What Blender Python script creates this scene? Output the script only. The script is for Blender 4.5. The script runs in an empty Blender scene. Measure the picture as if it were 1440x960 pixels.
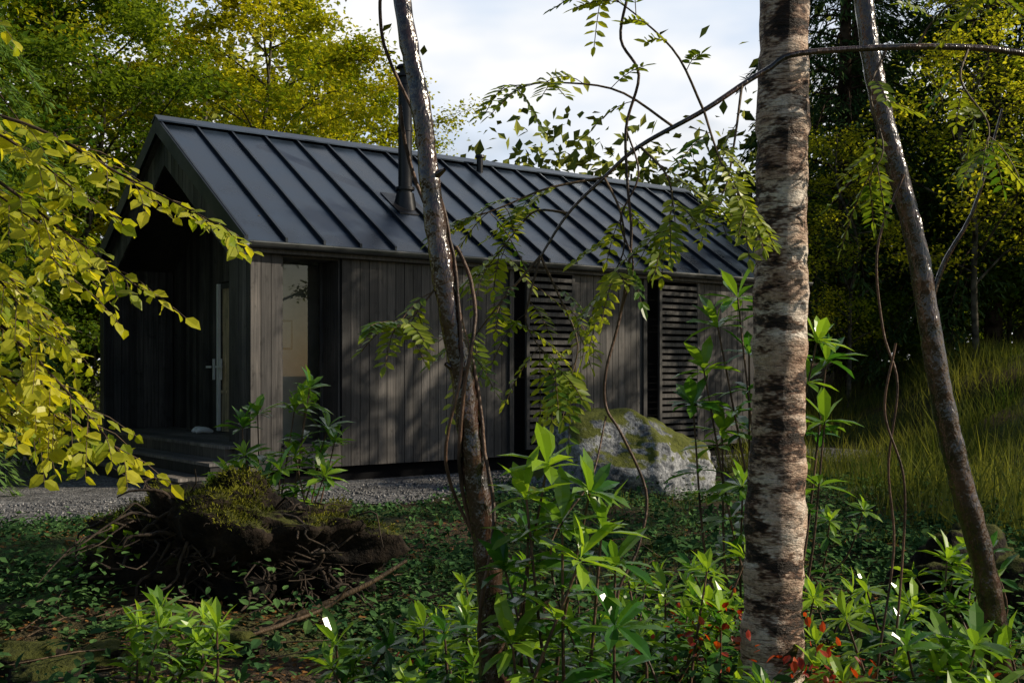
import bpy, math, numpy as np
from mathutils import Vector, noise as mnoise
rad = math.radians
scene = bpy.context.scene
CAMZ = 1.35

# ------------------------------------------------------------------ helpers
class Acc:
    def __init__(s): s.V=[]; s.G=[]; s.n=0
    def add(s,V,F,mat=0,var=0.5,smooth=False):
        V=np.asarray(V,dtype=np.float32).reshape(-1,3); F=np.asarray(F,dtype=np.int32)
        if len(F)==0: return
        m=len(F)
        var=np.full(m,var,dtype=np.float32) if np.isscalar(var) else np.asarray(var,dtype=np.float32)
        s.G.append((F+s.n,mat,var,smooth)); s.V.append(V); s.n+=len(V)
    def build(s,name,mats,parent=None):
        me=bpy.data.meshes.new(name)
        V=np.concatenate(s.V)
        me.vertices.add(len(V)); me.vertices.foreach_set('co',V.ravel())
        loops=np.concatenate([g[0].ravel() for g in s.G])
        tot=np.concatenate([np.full(len(g[0]),g[0].shape[1],dtype=np.int32) for g in s.G])
        start=np.concatenate([[0],np.cumsum(tot)[:-1]]).astype(np.int32)
        me.loops.add(len(loops)); me.loops.foreach_set('vertex_index',loops)
        me.polygons.add(len(tot)); me.polygons.foreach_set('loop_start',start)
        me.polygons.foreach_set('material_index',np.concatenate([np.full(len(g[0]),g[1],dtype=np.int32) for g in s.G]))
        me.polygons.foreach_set('use_smooth',np.concatenate([np.full(len(g[0]),g[3],dtype=bool) for g in s.G]))
        me.update(calc_edges=True)
        a=me.attributes.new('var','FLOAT','FACE'); a.data.foreach_set('value',np.concatenate([g[2] for g in s.G]))
        for m in mats: me.materials.append(m)
        me.validate()
        ob=bpy.data.objects.new(name,me); scene.collection.objects.link(ob)
        if parent: ob.parent=parent
        return ob

def nz(v): return v/np.maximum(np.linalg.norm(v,axis=-1,keepdims=True),1e-9)
def spline(P,n):
    P=np.asarray(P,float); P=np.vstack([2*P[0]-P[1],P,2*P[-1]-P[-2]])
    m=len(P)-3; out=[]
    for u in np.linspace(0,m-1e-6,n):
        i=int(u); t=u-i; a,b,c,d=P[i:i+4]
        out.append(.5*((2*b)+(-a+c)*t+(2*a-5*b+4*c-d)*t*t+(-a+3*b-3*c+d)*t**3))
    return np.array(out)
def tube(acc,P,R,sides=6,mat=0,var=.5,jit=0,rng=None):
    P=np.asarray(P,float); n=len(P); R=np.broadcast_to(np.asarray(R,float),(n,)) if np.ndim(R)==0 or len(np.atleast_1d(R))==n else np.interp(np.linspace(0,1,n),np.linspace(0,1,len(R)),R)
    T=nz(np.gradient(P,axis=0)); ref=np.array([1.,0,0]) if abs(T[0][0])<.8 else np.array([0,1.,0])
    A=nz(np.cross(T,ref)); B=np.cross(T,A)
    th=np.linspace(0,2*np.pi,sides,endpoint=False)
    rr=R[:,None]*np.ones((1,sides))
    if jit: rr=rr*(1+jit*rng.standard_normal((n,sides)))
    V=P[:,None,:]+rr[...,None]*(np.cos(th)[None,:,None]*A[:,None,:]+np.sin(th)[None,:,None]*B[:,None,:])
    i=np.arange(n-1)[:,None]*sides; j=np.arange(sides)[None,:]; k=(j+1)%sides
    F=np.stack([i+j,i+k,i+k+sides,i+j+sides],-1).reshape(-1,4)
    acc.add(V.reshape(-1,3),F,mat,var,True)
def fol(V,F): return (np.array(V,float),np.array(F,int))
LQ=fol([(0,0,0),(-.3,.5,.08),(0,1,0),(.3,.5,.08)],[(0,2,1),(0,3,2)])
LN=fol([(0,0,0),(0,.35,-.03),(0,.7,-.04),(0,1.02,-.12),(-.29,.25,.05),(-.29,.62,.03),(.29,.25,.05),(.29,.62,.03)],
       [(0,1,4),(1,2,5),(1,5,4),(2,3,5),(0,6,1),(1,6,7),(1,7,2),(2,7,3)])
LL=fol([(0,0,0),(0,.35,.0),(0,.7,-.04),(0,1.0,-.13),(-.14,.38,.035),(-.15,.7,.0),(.14,.38,.035),(.15,.7,.0)],
       [(0,1,4),(1,2,5),(1,5,4),(2,3,5),(0,6,1),(1,6,7),(1,7,2),(2,7,3)])
LT=fol([(0,0,0),(-.19,.3,.04),(-.17,.7,.02),(0,1,-.05),(.17,.7,.02),(.19,.3,.04)],[(0,3,2),(0,2,1),(0,5,4),(0,4,3)])
NE=fol([(0,0,0),(-.11,.45,0),(0,1,-.05),(.11,.45,0)],[(0,2,1),(0,3,2)])
def inst(acc,tp,pos,yd,nh,sc,mat=1,var=.5):
    tV,tF=tp; pos=np.asarray(pos); N=len(pos)
    if N==0: return
    Y=nz(np.asarray(yd)); X=nz(np.cross(Y,np.asarray(nh))); Z=np.cross(X,Y)
    sc=np.broadcast_to(sc,(N,))[:,None,None]
    V=pos[:,None,:]+sc*(tV[None,:,0:1]*X[:,None,:]+tV[None,:,1:2]*Y[:,None,:]+tV[None,:,2:3]*Z[:,None,:])
    F=(tF[None]+np.arange(N)[:,None,None]*len(tV)).reshape(-1,3)
    var=np.repeat(np.broadcast_to(var,(N,)),len(tF))
    acc.add(V.reshape(-1,3),F,mat,var,False)
class LC:
    def __init__(s): s.p=[];s.y=[];s.n=[];s.s=[];s.v=[]
    def add(s,p,y,n,sc,v): s.p.append(p);s.y.append(y);s.n.append(n);s.s.append(sc);s.v.append(v)
    def flush(s,acc,tp,mat=1):
        if s.p: inst(acc,tp,np.array(s.p),np.array(s.y),np.array(s.n),np.array(s.s),mat,np.array(s.v))

# ------------------------------------------------------------------ materials
def newmat(name):
    m=bpy.data.materials.new(name); m.use_nodes=True; nt=m.node_tree; nt.nodes.clear()
    o=nt.nodes.new('ShaderNodeOutputMaterial'); return m,nt,o
def N(nt,t,**k):
    n=nt.nodes.new(t)
    for a,b in k.items(): setattr(n,a,b)
    return n
def ramp(nt,fac,stops):
    r=nt.nodes.new('ShaderNodeValToRGB'); cr=r.color_ramp
    while len(cr.elements)<len(stops): cr.elements.new(.5)
    for e,(p,c) in zip(cr.elements,stops):
        e.position=p; e.color=(*c,1)
    nt.links.new(fac,r.inputs[0]); return r.outputs[0]
def mixc(nt,f,a,b,mode='MIX'):
    m=nt.nodes.new('ShaderNodeMix'); m.data_type='RGBA'; m.blend_type=mode
    for s,v in ((m.inputs[0],f),(m.inputs[6],a),(m.inputs[7],b)):
        if hasattr(v,'links'): nt.links.new(v,s)
        elif isinstance(v,(int,float)): s.default_value=v
        else: s.default_value=(*v,1)
    return m.outputs[2]
def noise(nt,scale=5,detail=4,vec=(1,1,1),rough=.55,coord='Object'):
    tc=nt.nodes.new('ShaderNodeTexCoord'); mp=nt.nodes.new('ShaderNodeMapping'); mp.inputs['Scale'].default_value=vec
    nt.links.new(tc.outputs[coord],mp.inputs[0]); n=nt.nodes.new('ShaderNodeTexNoise')
    n.inputs['Scale'].default_value=scale; n.inputs['Detail'].default_value=detail; n.inputs['Roughness'].default_value=rough
    nt.links.new(mp.outputs[0],n.inputs['Vector']); return n.outputs['Fac']
def attr(nt,nm='var'):
    a=nt.nodes.new('ShaderNodeAttribute'); a.attribute_name=nm; return a.outputs['Fac']
def bump(nt,h,strength=.4,dist=.02):
    b=nt.nodes.new('ShaderNodeBump'); b.inputs['Strength'].default_value=strength; b.inputs['Distance'].default_value=dist
    nt.links.new(h,b.inputs['Height']); return b.outputs[0]
def princ(nt,o,col,rough=.6,spec=.5,metal=0,nrm=None):
    p=nt.nodes.new('ShaderNodeBsdfPrincipled')
    for s,v in (('Base Color',col),('Roughness',rough),('Specular IOR Level',spec),('Metallic',metal)):
        if hasattr(v,'links'): nt.links.new(v,p.inputs[s])
        elif isinstance(v,tuple): p.inputs[s].default_value=(*v,1)
        else: p.inputs[s].default_value=v
    if nrm: nt.links.new(nrm,p.inputs['Normal'])
    nt.links.new(p.outputs[0],o.inputs[0]); return p
def leafmat(name,c1,c2,trans=.4,rough=.45,spec=.4,tmul=(1.6,1.5,.6),simple=False):
    m,nt,o=newmat(name); col=mixc(nt,attr(nt),c1,c2)
    if simple:
        p=nt.nodes.new('ShaderNodeBsdfDiffuse'); nt.links.new(col,p.inputs[0])
        if trans==0: nt.links.new(p.outputs[0],o.inputs[0]); return m
    else: p=princ(nt,o,col,rough,spec)
    t=nt.nodes.new('ShaderNodeBsdfTranslucent')
    tc=mixc(nt,1.0,col,tmul,'MULTIPLY'); nt.links.new(tc,t.inputs[0])
    mx=nt.nodes.new('ShaderNodeMixShader'); mx.inputs[0].default_value=trans
    nt.links.new(p.outputs[0],mx.inputs[1]); nt.links.new(t.outputs[0],mx.inputs[2]); nt.links.new(mx.outputs[0],o.inputs[0])
    return m
def barkmat(name,c1,c2,rough=.7,scale=12,vec=(1,1,.3),spec=.3,bs=.6):
    m,nt,o=newmat(name); f=noise(nt,scale,4,vec,.65); col=ramp(nt,f,[(.36,c1),(.66,c2)])
    g=noise(nt,scale*4,3,(1,1,.5),.6)
    princ(nt,o,col,rough,spec,0,bump(nt,g,bs,.01)); return m
def barksimple(name,c1,c2):
    m,nt,o=newmat(name); f=noise(nt,5,2); d=nt.nodes.new('ShaderNodeBsdfDiffuse'); nt.links.new(ramp(nt,f,[(.36,c1),(.66,c2)]),d.inputs[0]); nt.links.new(d.outputs[0],o.inputs[0]); return m

M={}
M['beech']=leafmat('beech_leaf',(.16,.24,.018),(.60,.53,.03),.55,simple=True)
M['green']=leafmat('green_leaf',(.035,.09,.014),(.21,.28,.025),.48,simple=True)
M['hazel']=leafmat('hazel_leaf',(.18,.27,.015),(.56,.53,.035),.5,.4)
M['alder']=leafmat('alder_leaf',(.12,.19,.02),(.52,.51,.045),.55,simple=True)
M['rowan']=leafmat('rowan_leaf',(.06,.14,.015),(.34,.38,.035),.45,.35)
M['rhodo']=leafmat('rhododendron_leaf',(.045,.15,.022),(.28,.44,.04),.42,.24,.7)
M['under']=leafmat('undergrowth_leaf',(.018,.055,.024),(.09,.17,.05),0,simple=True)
M['red']=leafmat('red_leaf',(.25,.015,.01),(.5,.08,.015),.4)
M['litter']=leafmat('dead_leaf',(.07,.035,.016),(.26,.13,.045),0,simple=True)
M['conif']=leafmat('conifer_needles',(.014,.04,.016),(.08,.13,.04),0,simple=True)
M['cedar']=leafmat('cedar_fronds',(.04,.10,.045),(.20,.32,.07),.3,simple=True)
M['grass']=leafmat('grass_blade',(.025,.055,.012),(.24,.25,.065),.35,simple=True)
M['far']=leafmat('distant_leaf',(.05,.09,.022),(.36,.37,.07),0,simple=True)
M['moss']=leafmat('moss_tuft',(.03,.04,.008),(.20,.20,.025),0,simple=True)
M['bark']=barksimple('brown_bark',(.02,.014,.01),(.09,.065,.05))
M['root']=barkmat('root_bark',(.008,.006,.005),(.07,.05,.035),.85,16)
M['shiny']=barkmat('cherry_bark',(.006,.004,.0035),(.065,.030,.020),.23,8,(1,1,2.0),.9,1.0)
M['vine']=barkmat('vine_stem',(.03,.018,.012),(.15,.085,.055),.5,20)
M['twig']=barkmat('twig_bark',(.05,.035,.02),(.14,.09,.05),.6,20)
M['farbark']=barksimple('grey_bark',(.03,.027,.022),(.14,.125,.10))
m,nt,o=newmat('birch_bark')
big=noise(nt,1.9,5,(1.2,1.2,3.2),.8); fine=noise(nt,7,5,(1.3,1.3,4.0),.8); tint=noise(nt,5,4,(1,1,2.2),.6); dash=noise(nt,9,3,(1.6,1.6,18),.5); grit=noise(nt,70,3,(1,1,1),.6)
light=ramp(nt,tint,[(.3,(.34,.19,.12)),(.48,(.64,.46,.34)),(.68,(.86,.77,.67))])
d1=ramp(nt,fine,[(.36,(.05,.032,.024)),(.47,(1,1,1))]); d2=ramp(nt,big,[(.44,(.03,.02,.016)),(.475,(.25,.17,.13)),(.52,(1,1,1))]); d3=ramp(nt,dash,[(.38,(.2,.12,.08)),(.43,(1,1,1))])
c=mixc(nt,.92,light,d1,'MULTIPLY'); c=mixc(nt,.98,c,d2,'MULTIPLY'); c=mixc(nt,.7,c,d3,'MULTIPLY'); c=mixc(nt,.5,c,ramp(nt,grit,[(.35,(.35,.35,.35)),(.6,(1.1,1.1,1.1))]),'MULTIPLY')
princ(nt,o,c,.6,.3,0,bump(nt,fine,1.0,.03)); M['birch']=m
def boards(name,c1,c2,rough=.55):
    m,nt,o=newmat(name)
    g=noise(nt,1.0,5,(38,38,1.3),.68); w=noise(nt,1.6,2,(1,1,1),.5); kn=noise(nt,7,3,(1.6,1.6,.8),.6)
    base=mixc(nt,attr(nt),c1,c2); gr=ramp(nt,g,[(.25,(.25,.25,.25)),(.55,(1.0,.99,.98)),(.8,(2.2,2.13,2.06))])
    c=mixc(nt,1.0,base,gr,'MULTIPLY'); wr=ramp(nt,w,[(.3,(.55,.57,.62)),(.7,(1.15,1.1,1.06))]); c=mixc(nt,1.0,c,wr,'MULTIPLY'); c=mixc(nt,.7,c,ramp(nt,kn,[(.30,(.25,.25,.27)),(.42,(1,1,1))]),'MULTIPLY')
    princ(nt,o,c,rough,.35,0,bump(nt,g,.5,.006)); return m
M['board']=boards('charred_timber',(.030,.030,.032),(.125,.117,.110))
M['deck']=boards('deck_timber',(.13,.12,.11),(.26,.24,.22))
M['slat']=boards('louvre_timber',(.055,.053,.053),(.10,.095,.09))
def plain(name,c,rough=.6,metal=0,spec=.5,ns=3,amt=.25,vec=(1,1,1)):
    m,nt,o=newmat(name); f=noise(nt,ns,4,vec); a=tuple(x*(1-amt) for x in c); b=tuple(x*(1+amt) for x in c)
    r=ramp(nt,f,[(.3,a),(.7,b)]); rr=ramp(nt,f,[(.3,(max(0,rough-.1),)*3),(.7,(min(1,rough+.12),)*3)])
    princ(nt,o,r,rr,spec,metal); return m
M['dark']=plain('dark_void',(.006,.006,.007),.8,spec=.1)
M['roof']=plain('standing_seam_metal',(.036,.054,.082),.31,.55,.5,1.6,.5,(1,1,1))
M['seam']=plain('seam_metal',(.014,.02,.028),.38,.4)
M['gutter']=plain('gutter_metal',(.14,.145,.15),.35,.7)
M['flue']=plain('flue_metal',(.02,.02,.023),.33,.5)
M['soffit']=boards('soffit_timber',(.04,.038,.036),(.08,.075,.07))
M['inner']=plain('interior_paint',(.62,.61,.58),.8)
M['pine']=boards('pine_lining',(.60,.46,.27),(.70,.56,.36))
M['white']=plain('white_paint',(.82,.82,.8),.4,amt=.05)
m,nt,o=newmat('window_glass'); gl=N(nt,'ShaderNodeBsdfGlossy'); gl.inputs['Roughness'].default_value=.01
tr=N(nt,'ShaderNodeBsdfTransparent'); fr=N(nt,'ShaderNodeFresnel'); fr.inputs[0].default_value=1.8
mx=N(nt,'ShaderNodeMixShader'); nt.links.new(fr.outputs[0],mx.inputs[0]); nt.links.new(tr.outputs[0],mx.inputs[1]); nt.links.new(gl.outputs[0],mx.inputs[2]); nt.links.new(mx.outputs[0],o.inputs[0]); M['glass']=m
m,nt,o=newmat('forest_floor'); a=noise(nt,.9,3); b=noise(nt,14,4); d=noise(nt,60,2)
c1=ramp(nt,b,[(.3,(.025,.017,.01)),(.55,(.07,.047,.026)),(.75,(.12,.08,.045))]); c2=ramp(nt,b,[(.3,(.018,.035,.009)),(.7,(.07,.10,.022))])
c=mixc(nt,ramp(nt,a,[(.42,(0,0,0)),(.58,(1,1,1))]),c1,c2); princ(nt,o,c,.9,.2,0,bump(nt,d,.8,.03)); M['ground']=m
m,nt,o=newmat('gravel'); tc=N(nt,'ShaderNodeTexCoord'); vo=N(nt,'ShaderNodeTexVoronoi'); vo.inputs['Scale'].default_value=38; nt.links.new(tc.outputs['Object'],vo.inputs['Vector'])
sep=N(nt,'ShaderNodeSeparateColor'); nt.links.new(vo.outputs['Color'],sep.inputs[0])
c=ramp(nt,sep.outputs[0],[(0,(.05,.05,.054)),(.6,(.15,.15,.153)),(1,(.38,.37,.36))]); c=mixc(nt,.5,c,ramp(nt,noise(nt,1.3,4),[(.35,(.35,.33,.3)),(.6,(1.1,1.1,1.1))]),'MULTIPLY'); princ(nt,o,c,.85,.3,0,bump(nt,vo.outputs['Distance'],.9,-.02)); M['gravel']=m
def mossy(name,r1,r2,m1,m2,thr):
    m,nt,o=newmat(name); f=noise(nt,3.2,6,rough=.7); g=noise(nt,24,4,rough=.7)
    rock=mixc(nt,ramp(nt,f,[(.42,(0,0,0)),(.56,(1,1,1))]),r1,r2); rock=mixc(nt,1.0,rock,ramp(nt,g,[(.35,(.35,.35,.36)),(.6,(1.1,1.1,1.1))]),'MULTIPLY')
    mo=mixc(nt,g,m1,m2)
    ge=N(nt,'ShaderNodeNewGeometry'); sx=N(nt,'ShaderNodeSeparateXYZ'); nt.links.new(ge.outputs['Normal'],sx.inputs[0])
    ad=N(nt,'ShaderNodeMath',operation='MULTIPLY_ADD'); nt.links.new(f,ad.inputs[0]); ad.inputs[1].default_value=2.4; nt.links.new(sx.outputs[2],ad.inputs[2])
    mr=N(nt,'ShaderNodeMapRange'); nt.links.new(ad.outputs[0],mr.inputs[0]); mr.inputs[1].default_value=thr; mr.inputs[2].default_value=thr+.18
    c=mixc(nt,mr.outputs[0],rock,mo); princ(nt,o,c,.9,.2,0,bump(nt,g,.8,.03)); return m
M['rock']=mossy('lichen_granite',(.10,.11,.125),(.40,.41,.43),(.03,.042,.01),(.15,.16,.03),1.62)
M['soil']=mossy('root_soil',(.006,.005,.004),(.026,.018,.012),(.02,.028,.006),(.09,.09,.018),2.05)
M['mossmound']=mossy('moss_mound',(.008,.006,.004),(.025,.018,.012),(.015,.022,.005),(.09,.095,.018),1.7)

# ------------------------------------------------------------------ site layout
CX,CY=-2.99,12.9; LX,LY=.794,.608
def local(x,y):
    dx,dy=x-CX,y-CY; return dx*LX+dy*LY, -dx*LY+dy*LX
def sstep(a): a=np.clip(a,0,1); return a*a*(3-2*a)
def H(x,y):
    x=np.asarray(x,float); y=np.asarray(y,float); t,s=local(x,y)
    dt=np.maximum(np.maximum(-9-t,t-11.2),0); ds=np.maximum(np.maximum(-2.0-s,s-7.5),0)
    mk=sstep(np.hypot(dt,ds)/1.4)
    n=.06*np.sin(x*1.3+.7*y)+.05*np.sin(y*1.9-x*.8+1)+.03*np.sin(3.1*x+2.3*y)+.02*np.sin(6.3*x-4.9*y)
    bank=1.6*sstep((x-4.4)/5.5)*sstep((y-8)/11)
    left=.35*sstep((-x-9)/6)
    return mk*(n*np.clip(1-np.hypot(x,y)/80,0,1)+bank+left)
rng=np.random.default_rng(1)
ax=np.concatenate([-np.geomspace(400,16,16),np.arange(-15,15.01,.2),np.geomspace(16,400,16)])
ay=np.concatenate([-np.geomspace(100,3,8),np.arange(-2.8,26,.2),np.geomspace(27,600,20)])
X,Y=np.meshgrid(ax,ay); Z=H(X,Y); nx,ny=len(ax),len(ay)
i=np.arange(ny-1)[:,None]*nx+np.arange(nx-1)[None,:]
a=Acc(); a.add(np.stack([X,Y,Z],-1).reshape(-1,3),np.stack([i,i+1,i+nx+1,i+nx],-1).reshape(-1,4),0,.5,True); a.build('ground',[M['ground']])
def gravel_edge(t): return -1.4-.3*np.sin(t*.9+.5)-.12*np.sin(t*3.1)+np.where(t>2.2,.2,-.45)
a=Acc(); tt=np.arange(-8.8,10.9,.15); rows=[]
for t in tt:
    lo=gravel_edge(t); hi=(6.6 if t<.1 else .2)
    rows.append([(t,lo+(hi-lo)*k/12) for k in range(13)])
R=np.array(rows); Xg=CX+R[...,0]*LX-R[...,1]*LY; Yg=CY+R[...,0]*LY+R[...,1]*LX
i=np.arange(len(tt)-1)[:,None]*13+np.arange(12)[None,:]
a.add(np.stack([Xg,Yg,np.full_like(Xg,.012)],-1).reshape(-1,3),np.stack([i,i+13,i+14,i+1],-1).reshape(-1,4))
a.build('gravel_path',[M['gravel']])
a=Acc(); n=8000; t=rng.uniform(-8,10.5,n); s=gravel_edge(t)+rng.uniform(-.25,1.6,n)
k=s<-.05; t,s=t[k],s[k]; n=len(t); sc=rng.uniform(.008,.022,n)
P=np.stack([CX+t*LX-s*LY,CY+t*LY+s*LX,.014+sc*.3],-1)
oc=np.array([(1,0,0),(0,1,0),(-1,0,0),(0,-1,0),(0,0,.7),(0,0,-.7)],float); of=np.array([(0,1,4),(1,2,4),(2,3,4),(3,0,4),(1,0,5),(2,1,5),(3,2,5),(0,3,5)])
V=P[:,None]+sc[:,None,None]*(oc[None]*(1+.35*rng.standard_normal((n,6,1))))
F=(of[None]+np.arange(n)[:,None,None]*6).reshape(-1,3); a.add(V.reshape(-1,3),F); a.build('gravel_stones',[M['gravel']])

# ------------------------------------------------------------------ cabin
cabin=bpy.data.objects.new('timber_cabin',None); scene.collection.objects.link(cabin)
cabin.location=(CX,CY,0); cabin.rotation_euler=(0,0,math.atan2(LY,LX))
LEN,W=9.8,5.4; SL=.655; ZE=2.9
def zr(s): return ZE+SL*min(s,W-s)
HF=np.array([(0,3,2,1),(4,5,6,7),(0,1,5,4),(1,2,6,5),(2,3,7,6),(3,0,4,7)])
def hexa(acc,b,tp,mat=0,var=.5): acc.add(np.array(b+tp),HF,mat,var)
def box(acc,t0,t1,s0,s1,z0,z1,mat=0,var=.5):
    hexa(acc,[(t0,s0,z0),(t1,s0,z0),(t1,s1,z0),(t0,s1,z0)],[(t0,s0,z1),(t1,s0,z1),(t1,s1,z1),(t0,s1,z1)],mat,var)
r=np.random.default_rng(5)
WT=2.80
wall=Acc()
def planks_t(t0,t1,z0,z1,s_out=-.0,th=.028,pw=.125):
    n=max(1,round((t1-t0)/pw)); w=(t1-t0)/n
    for k in range(n):
        o=r.uniform(-.002,.004); box(wall,t0+k*w+.004,t0+(k+1)*w-.004,s_out-o,s_out+th,z0,z1,0,float(r.random()))
def planks_s(s0,s1,t_face,z0f,z1f,pw=.125,th=.028,out=-1):
    n=max(1,round((s1-s0)/pw)); w=(s1-s0)/n
    for k in range(n):
        a0=s0+k*w+.004; a1=s0+(k+1)*w-.004; o=r.uniform(-.002,.003)
        ta,tb=(t_face-o,t_face+th) if out<0 else (t_face-th,t_face+o)
        hexa(wall,[(ta,a0,z0f(a0)),(tb,a0,z0f(a0)),(tb,a1,z0f(a1)),(ta,a1,z0f(a1))],[(ta,a0,z1f(a0)),(tb,a0,z1f(a0)),(tb,a1,z1f(a1)),(ta,a1,z1f(a1))],0,float(r.random()))
Z0=.2
planks_t(.0,.39,Z0,WT); planks_t(.39,1.18,Z0,.46); planks_t(.39,1.18,2.70,WT)
planks_t(1.18,3.72,Z0,WT); planks_t(4.86,6.2,Z0,WT); planks_t(7.38,LEN,Z0,WT)
planks_t(3.72,4.86,2.72,WT); planks_t(6.2,7.38,2.72,WT)
back=Acc()
for (t0,t1,z0,z1) in [(.03,.385,Z0,WT),(.385,1.185,Z0+.001,.455),(.385,1.185,2.705,WT-.001),(1.185,3.72,Z0,WT),(4.86,6.2,Z0,WT),(7.38,LEN-.03,Z0,WT)]:
    box(back,t0,t1,.03,.16,z0,z1)
for (t0,t1) in [(3.72,4.86),(6.2,7.38)]: box(back,t0+.001,t1-.001,.14,.2,Z0+.001,WT)
box(wall,.03,LEN-.03,W-.03,W,Z0,WT,0,.4)
planks_s(.0,W,LEN,lambda s:Z0,lambda s:zr(s)-.1,out=1)
hexa(back,[(LEN-.08,.17,Z0),(LEN-.04,.17,Z0),(LEN-.04,W-.04,Z0),(LEN-.08,W-.04,Z0)],[(LEN-.08,.17,WT),(LEN-.04,.17,WT),(LEN-.04,W-.04,WT),(LEN-.08,W-.04,WT)])
planks_s(0.002,.43,0,lambda s:Z0,lambda s:zr(s)-.1,pw=.108); planks_s(5.2,W-.002,0,lambda s:Z0,lambda s:zr(s)-.1,pw=.1)
planks_s(.43,5.2,0,lambda s:zr(s)-.58,lambda s:zr(s)-.1,pw=.125)
box(back,.03,.3,.17,.42,Z0,WT); box(back,.03,.05,.42,.44,Z0,WT)
for k in range(9):
    box(wall,.03+k*.115,.03+(k+1)*.115-.006,5.19,5.215,.47,2.95,0,float(r.random()))
box(back,.03,1.05,5.216,5.36,Z0,WT)
planks_s(1.3,2.42,1.08,lambda s:.47,lambda s:zr(s)-.1); planks_s(3.42,5.19,1.08,lambda s:.47,lambda s:zr(s)-.1); planks_s(2.42,3.42,1.08,lambda s:2.62,lambda s:zr(s)-.1)
for (s0,s1,z0) in [(1.31,2.42,.47),(3.42,5.18,.47),(2.42,3.42,2.62)]:
    hexa(back,[(1.115,s0,z0),(1.2,s0,z0),(1.2,s1,z0),(1.115,s1,z0)],[(1.115,s0,zr(s0)-.12),(1.2,s0,zr(s0)-.12),(1.2,s1,zr(s1)-.12),(1.115,s1,zr(s1)-.12)])
box(wall,.31,1.06,1.28,1.31,.47,3.5,0,.3); box(wall,.30,.33,.44,1.28,.47,3.2,0,.4)
wall.build('timber_cladding',[M['board']],cabin); back.build('wall_core',[M['dark']],cabin)
nk=Acc()
box(nk,.34,2.2,.4,1.2,.44,.46); box(nk,.34,2.2,.17,1.2,2.72,2.74); box(nk,.34,2.6,1.2,1.23,.44,2.74); box(nk,2.2,2.23,.17,1.2,.44,2.74)
nk.build('window_nook_lining',[M['inner']],cabin)
pf=Acc(); box(pf,.92,1.12,1.185,1.198,1.62,2.0,0); box(pf,.945,1.095,1.18,1.186,1.645,1.975,1); pf.build('picture_frame',[M['dark'],M['inner']],cabin)
rv=Acc(); box(rv,1.15,1.178,.032,.46,.462,2.698,0,.2); box(rv,.392,.42,.032,.46,.462,2.698,0,.2); box(rv,.42,1.15,-.02,.46,.458,.485,0,.2); box(rv,.42,1.15,.032,.46,2.675,2.70,0,.2)
box(rv,.42,.46,.42,.46,.485,2.675,0,.3); box(rv,1.11,1.15,.42,.46,.485,2.675,0,.3)
rv.build('window_reveal',[M['slat']],cabin)
g=Acc(); g.add([(.46,.43,.486),(1.11,.43,.486),(1.11,.43,2.674),(.46,.43,2.674)],[(0,1,2,3)]); g.build('window_glass',[M['glass']],cabin)
sh=Acc()
for (t0,t1) in [(3.98,4.84),(6.5,7.36)]:
    box(sh,t0,t0+.05,-.05,-.006,.28,2.74,0,.6); box(sh,t1-.05,t1,-.05,-.006,.28,2.74,0,.6); box(sh,t0+.05,t1-.05,-.048,-.008,2.68,2.738,0,.6); box(sh,t0+.05,t1-.05,-.048,-.008,.282,.34,0,.6)
    nsl=24
    for k in range(nsl):
        z=.37+k*(2.30/nsl); hexa(sh,[(t0+.05,-.045,z),(t1-.05,-.045,z),(t1-.05,-.012,z+.012),(t0+.05,-.012,z+.012)],[(t0+.05,-.045,z+.05),(t1-.05,-.045,z+.05),(t1-.05,-.012,z+.062),(t0+.05,-.012,z+.062)],0,float(r.random()))
sh.build('louvred_shutters',[M['slat']],cabin)
sr=Acc()
for (t0,t1) in [(3.72,4.86),(6.2,7.38)]:
    box(sr,t0-.02,t0+.05,-.04,.13,Z0,2.74,0,.1)
sr.build('shutter_posts',[M['slat']],cabin)
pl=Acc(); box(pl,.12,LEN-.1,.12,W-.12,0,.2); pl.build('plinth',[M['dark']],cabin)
rf=Acc()
t0,t1=-.10,LEN+.10; OE=-.10
for side in (0,1):
    f=(lambda s: s) if side==0 else (lambda s: W-s)
    zz=lambda s: ZE+SL*s
    b=[(t0,f(OE),zz(OE)-.05),(t1,f(OE),zz(OE)-.05),(t1,f(W/2-.002),zz(W/2)-.05),(t0,f(W/2-.002),zz(W/2)-.05)]
    hexa(rf,b,[(p[0],p[1],p[2]+.05) for p in b],0)
    t=t0+.015
    while t<t1:
        b=[(t-.014,f(OE-.004),zz(OE)+.001),(t+.014,f(OE-.004),zz(OE)+.001),(t+.014,f(W/2-.03),zz(W/2-.03)+.001),(t-.014,f(W/2-.03),zz(W/2-.03)+.001)]
        hexa(rf,b,[(p[0],p[1],p[2]+.05) for p in b],1); t+=.4915
    b=[(t0+.03,f(OE+.03),zz(OE+.03)-.16),(t1-.03,f(OE+.03),zz(OE+.03)-.16),(t1-.03,f(W/2-.004),zz(W/2)-.16),(t0+.03,f(W/2-.004),zz(W/2)-.16)]
    hexa(rf,b,[(p[0],p[1],p[2]+.108) for p in b],2)
    for ta,tb in ((t0-.02,t0+.002),(t1-.002,t1+.02)):
        b=[(ta,f(OE-.01),zz(OE)-.17),(tb,f(OE-.01),zz(OE)-.17),(tb,f(W/2-.001),zz(W/2)-.17),(ta,f(W/2-.001),zz(W/2)-.17)]
        hexa(rf,b,[(p[0],p[1],p[2]+.21) for p in b],1)
    b=[(t0-.03,f(W/2-.13),zz(W/2-.13)+.055),(t1+.03,f(W/2-.13),zz(W/2-.13)+.055),(t1+.03,f(W/2-.001),zz(W/2)+.055),(t0-.03,f(W/2-.001),zz(W/2)+.055)]
    hexa(rf,b,[(p[0],p[1],p[2]+.02) for p in b],0)
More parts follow.
